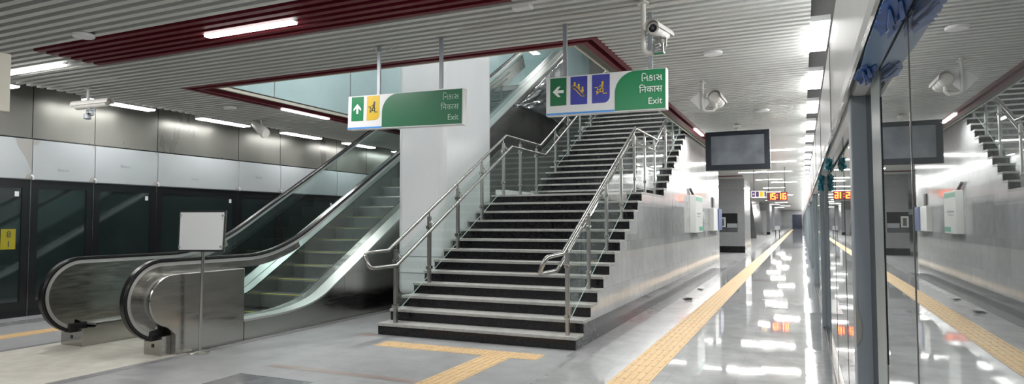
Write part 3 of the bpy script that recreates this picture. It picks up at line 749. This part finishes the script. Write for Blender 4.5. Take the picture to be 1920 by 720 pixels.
m = MB(); m.tube([(-1.16, 5.705, 3.065), (-1.12, 5.70, 3.07), (-1.11, 5.70, 3.05), (-1.15, 5.70, 3.035), (-1.11, 5.70, 3.02), (-1.16, 5.70, 3.01)], .006, 6); m.build('coiled_wire', 'cam', j_, smooth=True)
r = empty('security_camera', (-1.26, 9.48, ZC), 'white security camera seen from behind on a hooked pipe above the display', 'camera')
pipe_mount('a', -1.26, 9.48, 3.06, .14, r, .022)
m = MB(); m.tube([(-1.12, 9.48, 3.06), (-1.08, 9.48, 3.10), (-1.08, 9.48, 3.16)], .022, 10); m.build('pipe_elbow', 'cam', r, smooth=True)
cam_body(r, (-1.08, 9.60, 3.235), (.12, 1, -.12), .30, .085)
m = MB(); m.prism([(-1.44, 3.245), (-1.23, 3.40), (-1.13, 3.22), (-1.27, 3.07)], 'y', 9.50, 9.515); m.build('diamond_plate', 'white', r)
r = empty('security_camera', (-9.57, 6.08, ZC), 'white bullet security camera side-on near the left wall', 'camera')
pipe_mount('a', -9.57, 6.08, 3.30, .01, r, .022)
cam_body(r, (-9.43, 6.05, 3.225), (-1, -.25, -.06), .52, .06)
m = MB(); m.lathe([(.03, -.05), (.045, -.03), (.045, .03), (.03, .05)], (-9.46, 6.05, 3.10), 'x', 14); m.box(-9.50, -9.42, 6.01, 6.09, 3.12, 3.17); m.build('swivel_bracket', 'chrome', r, smooth=True)
m = MB(); m.lathe([(.03, -.05), (.05, -.04), (.05, .03), (.03, .04)], (-9.53, 6.05, 3.06), 'z', 12); m.build('junction_box', 'galv', r, smooth=True)
# horn speaker
r = empty('wall_speaker', (-9.62, 9.47, ZC), 'white cylindrical speaker hanging near the left wall', 'speaker')
m = MB(); m.tube([(-9.62, 9.47, ZC+.05), (-9.62, 9.47, 3.38)], .018, 8); m.build('bracket', 'cam', r)
m = MB(); m.tube([(-9.80, 9.50, 3.44), (-9.78, 9.49, 3.43), (-9.48, 9.44, 3.22), (-9.46, 9.44, 3.21)], [.075, .085, .10, .09], 20); m.build('speaker_body', 'cam', r, smooth=True)
# ceiling discs
for (x, y, lab) in ((-6.92, 4.33, 'round white ceiling detector left of the maroon slats'), (-.92, 7.88, 'round white ceiling detector above and left of the hooked camera pipe'), (-.6, 12.4, 'small round ceiling detector near the display'), (-7.6, 8.15, 'round white ceiling detector left of the stair opening')):
    if x == -7.6: x = -9.0
    m = MB(); m.lathe([(.10, ZC-.035), (.105, ZC-.03), (.11, ZC-.006), (.09, ZC+.0), (.05, ZC+.05)], (x, y, 0), n=28); tag(m.build('ceiling_detector', 'white', None, smooth=True, loc=(x, y, ZC)), lab, 'detector')
m = MB(); m.box(-2.42, -2.24, 5.40, 5.50, ZC-.03, ZC+.02); tag(m.build('junction_plate', 'white', None, bevel=.004, loc=(-2.3, 5.45, ZC)), 'small white plate at the right end of the maroon slats', 'junction box')
m = MB(); m.tube([(-3.2, 5.85, 3.475), (.1, 5.85, 3.475)], .014, 8); tag(m.build('conduit_pipe', 'cam', None, smooth=True, loc=(-2, 5.78, 3.475)), 'long white conduit running across the ceiling to the bullet camera', 'pipe')

# ============================================================ LAMPS
def lamp(x, y, axis, label, group=None, L=1.2, z=ZC-.015, w_=.08, light=True, power=1.0):
    r = empty('ceiling_light', (x, y, z), label, 'light', group)
    a, b = (L/2, w_/2) if axis == 'x' else (w_/2, L/2)
    m = MB(); m.box(x-a-.01, x+a+.01, y-b-.01, y+b+.01, z+.012, z+.07); m.build('housing', 'white', r)
    m = MB(); m.box(x-a, x+a, y-b, y+b, z-.01, z+.011); m.build('diffuser', 'lamp', r, bevel=0)
    if light:
        ld = bpy.data.lights.new('lamp', 'AREA'); ld.shape = 'RECTANGLE'; ld.size = 2*a; ld.size_y = 2*b; ld.energy = LAMP_W*power; ld.color = (1, .985, .96); ld.spread = math.pi
        lo = bpy.data.objects.new('lamp', ld); COL.objects.link(lo); lo.parent = r; lo.location = (0, 0, -.016)
    return r
lamp(-5.17, 4.91, 'x', 'bright tube light among the maroon ceiling slats')
lamp(-8.31, 9.27, 'y', 'tube light beside the left edge of the stair opening', w_=.07)
lamp(-2.07, 14.9, 'y', 'tube light beside the right edge of the stair opening', w_=.05)
lamp(-9.05, 5.05, 'x', 'tube light across the ceiling at the top left of the photo')
k = 0
for i in range(53):
    y = 3.0+2.43*i
    if y > 130: break
    k += 1
    lamp(.20, y, 'y', '%s tube light from the camera in the row above the right glass wall' % nth(k), 'tube lights above the right wall', power=1 if y < 35 else 1.5,  w_=.20, z=ZC+.03)
k = 0
for y in (5.2, 7.45, 9.68, 11.95, 14.15, 16.4, 18.7, 21.0, 23.3):
    k += 1
    lamp(-10.85, y, 'y', '%s tube light from the left in the row above the left wall' % nth(k), 'tube lights above the left wall', w_=.2, z=ZC+.05, power=.33)
k = 0
for (x, y) in ((-1.81, 23.0), (-.74, 23.5), (-.72, 19.6), (-1.75, 28.2), (-.95, 28.2), (-1.4, 33.5), (-.8, 36), (-1.5, 42), (-1.9, 48), (-1.2, 54), (-2.0, 61), (-2.6, 68), (-2.0, 76), (-3, 84), (-2, 94), (-3, 105)):
    k += 1
    lamp(x, y, 'x', '%s crosswise tube light from the camera in the far right aisle ceiling' % nth(k), 'crosswise tube lights in the far aisle', power=1 if y < 30 else 2.2)
for i, (x, y) in enumerate(((-2.2, -3.5), (-5.2, -3.5), (-8.6, -3.5), (-2.6, .6), (-5.6, .6), (-8.6, .6), (-3.9, -8), (-7, -8))):  # unseen fill lamps, added to brighten the column and ceiling
    lamp(x, y, 'x', '%s of eight unseen tube lights added in the ceiling behind the photographer' % nth(i+1), 'added unseen tube lights behind the photographer', power=1.3)
# upper level lamps
for i, (x, y) in enumerate(((-5.2, 9.0), (-5.2, 14), (-5.2, 19), (-3.4, 24))):
    lamp(x, y, 'y', '%s tube light in the upper level ceiling, counting away from the photographer' % nth(i+1), 'upper level tube lights', z=8.5, power=(7.5, 3.5, 1.5, 1)[i], L=1.8, w_=.3)

# ============================================================ DISPLAY, CLOCK
r = empty('display_screen', (-1.18, 13.98, ZC), 'large black framed display screen hanging from the ceiling', 'screen')
m = MB(); m.box(-1.815, -.555, 13.98, 14.08, 2.545, 3.355); m.build('bezel', pm('black plastic bezel', (.012, .016, .024), .25), r, bevel=.008)
m = MB(); m.box(-1.70, -.665, 13.974, 13.98, 2.66, 3.26); m.build('screen', 'screen', r)
m = MB(); m.tube([(-1.18, 14.03, 3.35), (-1.18, 14.03, ZC+.06)], .03, 12); m.build('ceiling_pole', 'cam', r, smooth=True)
m = MB(); m.lathe([(.04, 0), (.08, .02), (.08, .07), (.04, .1)], (-1.18, 14.03, 3.40)); m.build('pole_joint', 'cam', r, smooth=True)
SEG = {'1': 'bc', '5': 'afgcd', '6': 'afgcde'}
def digit(mb, ch, x, z, wd, h, t, y0, y1):
    sg = {'a': [(x, z+h), (x+wd, z+h)], 'b': [(x+wd, z+h), (x+wd, z+h/2)], 'c': [(x+wd, z+h/2), (x+wd, z)], 'd': [(x, z), (x+wd, z)],
          'e': [(x, z), (x, z+h/2)], 'f': [(x, z+h/2), (x, z+h)], 'g': [(x, z+h/2), (x+wd, z+h/2)]}
    for c in SEG[ch]: line2(mb, sg[c], t, y0, y1)
r = empty('platform_clock', (-.83, 26, ZC), 'red LED clock reading 15:16 hanging over the far aisle', 'clock')
m = MB(); m.box(-1.17, -.47, 26, 26.1, 2.25, 2.57); m.build('clock_case', pm('dark red case', (.10, .006, .02), .4), r)
m = MB(); g = MB()
for ch, x in (('1', -1.13), ('5', -.985), ('1', -.79), ('6', -.62)):
    digit(g, ch, x, 2.31, .09, .20, .045, 25.99, 26.0); digit(m, ch, x, 2.31, .09, .20, .022, 25.98, 25.99)
for z in (2.36, 2.46): g.box(-.845, -.805, 25.99, 26.0, z-.02, z+.02); m.box(-.835, -.815, 25.98, 25.99, z-.01, z+.01)
g.build('digits', 'led', r); m.build('digit_cores', 'ledcore', r)
for x in (-1.12, -.55): m = MB(); m.tube([(x, 26.05, 2.57), (x, 26.05, ZC+.05)], .012, 8); m.build('hanger_rod', 'black', r)
r = empty('hanging_sign', (-1.45, 25.8, ZC), 'small distant platform sign with dark and yellow tiles left of the clock', 'sign')
m = MB(); m.box(-1.72, -1.19, 25.8, 25.88, 2.36, 2.62); m.build('sign_box', 'signwhite', r)
for a, c, mt in ((-1.69, -1.59, 'purple'), (-1.55, -1.45, 'purple'), (-1.41, -1.29, 'signyellow'), (-1.25, -1.195, 'purple')):
    m = MB(); m.box(a, c, 25.795, 25.8, 2.40, 2.59); m.build('tile', mt, r)
m = MB(); arrow(m, -1.64, 2.495, .07, math.pi/2, 25.79, 25.795); m.build('arrow', 'letter', r)
m = MB(); m.tube([(-1.62, 25.84, 2.62), (-1.62, 25.84, ZC+.05)], .012, 8); m.build('hanger_rod', 'black', r)

# ============================================================ BOARD ON STAND
r = empty('notice_stand', (-6.325, 5.36, 0), 'blank white notice board on a slim steel stand beside the escalator', 'notice board')
m = MB(); m.lathe([(.108, 0), (.108, .008), (.06, .02), (.02, .03)], (-6.325, 5.36, 0), n=28); m.build('base_disc', 'steel', r, smooth=True)
m = MB(); m.tube([(-6.325, 5.36, .02), (-6.30, 5.36, 1.18)], .019, 12); m.build('pole', 'steel', r, smooth=True)
m = MB(); m.prism([(-6.675, 1.155), (-5.94, 1.165), (-5.91, 1.63), (-6.66, 1.635)], 'y', 5.325, 5.341); bo = m.build('board_frame', 'steel', r)
m = MB(); m.prism([(-6.645, 1.18), (-5.965, 1.19), (-5.94, 1.61), (-6.63, 1.615)], 'y', 5.318, 5.325); m.build('white_sheet', 'paper', bo)
m = MB()
for x, z in ((-6.635, 1.215), (-5.975, 1.225), (-5.95, 1.575), (-6.62, 1.58)): m.lathe([(.014, 5.31), (.014, 5.318)], (x, 0, z), 'y', 10)
m.build('screw_caps', 'galv', bo)

# ============================================================ WALL BOXES
r = empty('wall_cabinet', (XW, 16.3, 1.2), 'white wall cabinet with green labels on the stair wall', 'cabinet')
m = MB(); m.box(XW, XW+.14, 15.75, 16.95, 1.22, 2.12); m.build('body', 'boxwhite', r, bevel=.01)
m = MB(); m.box(XW+.14, XW+.143, 15.80, 16.9, 1.98, 2.08); m.box(XW+.14, XW+.143, 16.3, 16.9, 1.26, 1.36); m.build('green_label', 'green', r)
m = MB(); m.box(XW+.14, XW+.143, 15.95, 16.6, 1.66, 1.70); m.box(XW+.14, XW+.143, 15.95, 16.5, 1.60, 1.62); m.build('printed_lines', 'galv', r)
m = MB(); m.tube([(XW+.05, 16.0, 2.12), (XW+.03, 15.7, 2.26)], .03, 8); m.build('cable_gland', 'debris', r)
r = empty('wall_cabinet', (XW, 20.2, 1.2), 'cream wall cabinet with blue front near the end of the stair wall', 'cabinet')
m = MB(); m.box(XW, XW+.14, 19.2, 20.9, 1.22, 1.86); m.build('body', 'boxwhite', r, bevel=.01)
m = MB(); m.box(XW+.14, XW+.18, 20.1, 20.9, 1.23, 1.86); m.build('blue_front', pm('muted blue front', (.09, .12, .24), .4), r)
m = MB(); m.box(XW, XW+.03, 19.9, 20.25, 1.9, 2.2); m.build('wall_socket', 'debris', r)

# ============================================================ FAR AISLE
def pillar(x0, x1, y0, y1, label, recess=False):
    r = empty('granite_pillar', ((x0+x1)/2, y0, 0), label, 'pillar', None)
    m = MB()
    if recess:
        a, b, c, d = x0-.0, x0+.84, .97, 1.86
        m.box(x0, x1, y0+.12, y1, .3, ZC+.3); m.box(x0, x1, y0, y0+.12, .3, c); m.box(x0, x1, y0, y0+.12, d, ZC+.3); m.box(b, x1, y0, y0+.12, c, d)
    else: m.box(x0, x1, y0, y1, .3, ZC+.3)
    m.build('shaft', 'pillarstone', r)
    m = MB(); m.box(x0-.005, x1+.005, y0-.005, y1+.005, 0, .30); m.build('skirting', 'riser', r)
    if recess:
        m = MB(); m.box(x0, b, y0+.115, y0+.12, c, d); q = m.build('recess_back', 'black', r)
        m = MB(); m.box(x0+.02, x0+.30, y0-.02, y0+.1, 1.2, 1.68); q2 = m.build('control_box', 'boxwhite', r)
        m = MB(); m.box(x0+.09, x0+.24, y0-.025, y0-.02, 1.26, 1.60); m.build('display_window', 'lcd', q2)
        m = MB(); m.box(x0+.36, x0+.82, y0-.0, y0+.1, 1.18, 1.38); m.build('socket_unit', 'galv', r)
        m = MB(); m.box(x0, b, y0+.04, y0+.11, c, c+.22); m.build('stone_infill', 'skirt', r)
    return r
pillar(-3.62, -2.46, 32.3, 36.0, 'grey granite pillar with recessed control box in the right aisle', True)
pillar(-4.6, -3.15, 75, 80, 'distant grey pillar with pale service door beside the aisle')
m = MB(); m.box(-4.5, -3.5, 74.9, 74.99, .0, 2.6); tag(m.build('service_door', pm('pale grey door', (.42, .43, .44), .4), None, loc=(-4, 75, 0)), 'pale grey service door on the distant pillar', 'door')
m = MB(); m.prism([(-4.05, 0), (-3.55, 0), (-3.95, 3.48), (-4.3, 3.48), (-4.3, 0)], 'y', 59, 70); tag(m.build('stair_enclosure', 'steel_dark', None, loc=(-4, 59, 0)), 'dark leaning side of the next staircase between the two pillars', 'staircase')
fb = MB(); fb.box(-9, -3.4, 96, 131, 0, 3.6); struct('wall_kiosk', fb, 'pillarstone', 'grey service block at the far end of the aisle')
fd = MB(); fd.box(-1.60, .0, YEND-.15, YEND, 0, 2.65); struct('door_41', fd, pm('far dark portal', (.03, .04, .07), .5), 'dark doorway at the far end of the aisle')
r = empty('barrier_stand', (-2.0, 62, 0), 'small black barrier stand far down the aisle', 'barrier')
m = MB(); m.tube([(-2.15, 62, 0), (-2.15, 62, .9)], .03, 8); m.tube([(-1.85, 62, 0), (-1.85, 62, .9)], .03, 8); m.build('legs', 'black', r)
m = MB(); m.box(-2.2, -1.8, 61.97, 62.03, .7, 1.05); m.build('board', 'galv', r)

# ============================================================ TACTILE PAVING
def tact(name, cells, label, bars='y'):
    m = MB()
    for (x0, x1, y0, y1) in cells:
        m.box(x0, x1, y0, y1, -.01, .004)
    g = m.build(name, 'tact', None, loc=(cells[0][0], cells[0][2], 0)); tag(g, label, 'tactile paving')
    k = MB()
    for (x0, x1, y0, y1) in cells:
        if y0 > 26 or y1 < 1: continue
        if bars == 'y' or (x1-x0) < (y1-y0):
            n = 5
            yy = y0
            while yy < min(y1, 24)-.02:
                ye = min(yy+.28, y1)
                for q in range(n):
                    xx = x0+(x1-x0)*(q+.5)/n; k.box(xx-.014, xx+.014, yy+.012, ye-.01, .004, .008)
                yy += .30
        else:
            nx = int((x1-x0)/.06); ny = int((y1-y0)/.06)
            for a in range(nx):
                for b in range(ny):
                    cx_, cy_ = x0+(a+.5)*(x1-x0)/nx, y0+(b+.5)*(y1-y0)/ny; k.box(cx_-.015, cx_+.015, cy_-.015, cy_+.015, .004, .008)
    if k.v:
        o = k.build('raised_ribs', 'tact', g); o['kind'] = 'stuff'
    return g
tact('tactile_strip', [(-1.68, -1.32, 1.0, 25), (-1.68, -1.32, 25, 120)], 'long yellow tactile strip running down the right aisle')
tact('tactile_strip', [(-4.78, -2.66, 6.55, 6.84)], 'yellow tactile strip across the foot of the stairs', 'x')
tact('tactile_strip', [(-3.30, -2.96, 2.5, 6.55)], 'short yellow tactile strip leading up to the stairs')
tact('tactile_strip', [(-9.75, -9.45, 0, 22)], 'yellow tactile strip left of the escalator')

# ============================================================ BLUE FILM, DEBRIS
def crumple(name, c, size, n, mat, label, cat, seed, parent=None):
    random.seed(seed); m = MB()
    for i in range(n):
        p = [Vector((c[0]+random.uniform(-1, 1)*size[0], c[1]+random.uniform(-1, 1)*size[1], c[2]+random.uniform(-1, 1)*size[2])) for _ in range(5)]
        m.tube(p, [size[2]*.16*random.uniform(.5, 1.2) for _ in p], 6, sx=.35)
    o = m.build(name, mat, parent, smooth='all', loc=None if parent else c)
    if label: tag(o, label, cat)
    return o
r = empty('protective_film', (.25, 2.7, 2.1), 'bright blue plastic film stuck under the right header beam', 'plastic film')
m = MB(); m.prism([(.214, 1.6), (.286, 1.6), (.286, 3.0), (.225, 2.95), (.214, 2.5)], 'z', 2.094, 2.099); m.build('flat_film', 'bluesoffit', r)
def film(y0, y1, seed):
    random.seed(seed); m = MB(); n = 26; base = 0
    left = [(.213+random.uniform(-.004, .006), y0+(y1-y0)*i/n) for i in range(n+1)]
    right = [(.286-random.uniform(0, .006), y0+(y1-y0)*i/n) for i in range(n, -1, -1)]
    tip = [(.280, y1+.05), (.266, y1+.16), (.256, y1+.03), (.244, y1+.12), (.232, y1+.05), (.222, y1+.02)]
    tip2 = [(.220, y0-.03), (.235, y0-.10), (.25, y0-.02), (.268, y0-.08)]
    m.prism(left+tip[::-1]+right+tip2[::-1], 'z', 2.089, 2.093)
    for k in range(3):
        y = y0+(y1-y0)*(.2+.3*k); x = random.uniform(.238, .262)
        m.tube([(x-.01, y-.10, 2.083), (x, y-.03, 2.078), (x+.012, y+.04, 2.078), (x+.006, y+.11, 2.084)], [.002, .005, .006, .002], 8, sx=1.6)
    m.build('crumpled_end', 'bluefilm', r, smooth=True)
film(2.86, 3.04, 3); film(2.02, 2.24, 4)
crumple('plastic_scrap', (.235, 6.6, 2.02), (.03, .15, .06), 16, 'tealfilm', 'crumpled teal plastic hanging from the header, nearer one', 'plastic film', 5)
crumple('plastic_scrap', (.235, 9.2, 1.98), (.03, .16, .10), 14, 'tealfilm', 'crumpled teal plastic hanging from the header, farther one', 'plastic film', 6)
crumple('floor_debris', (-2.02, 12.7, .02), (.10, .12, .02), 10, 'debris', 'dark crumpled scrap on the floor, nearer of two by the stair wall', 'debris', 8)
crumple('floor_debris', (-2.05, 14.6, .018), (.07, .10, .018), 8, 'debris', 'small dark scrap on the floor, farther of two by the stair wall', 'debris', 9)
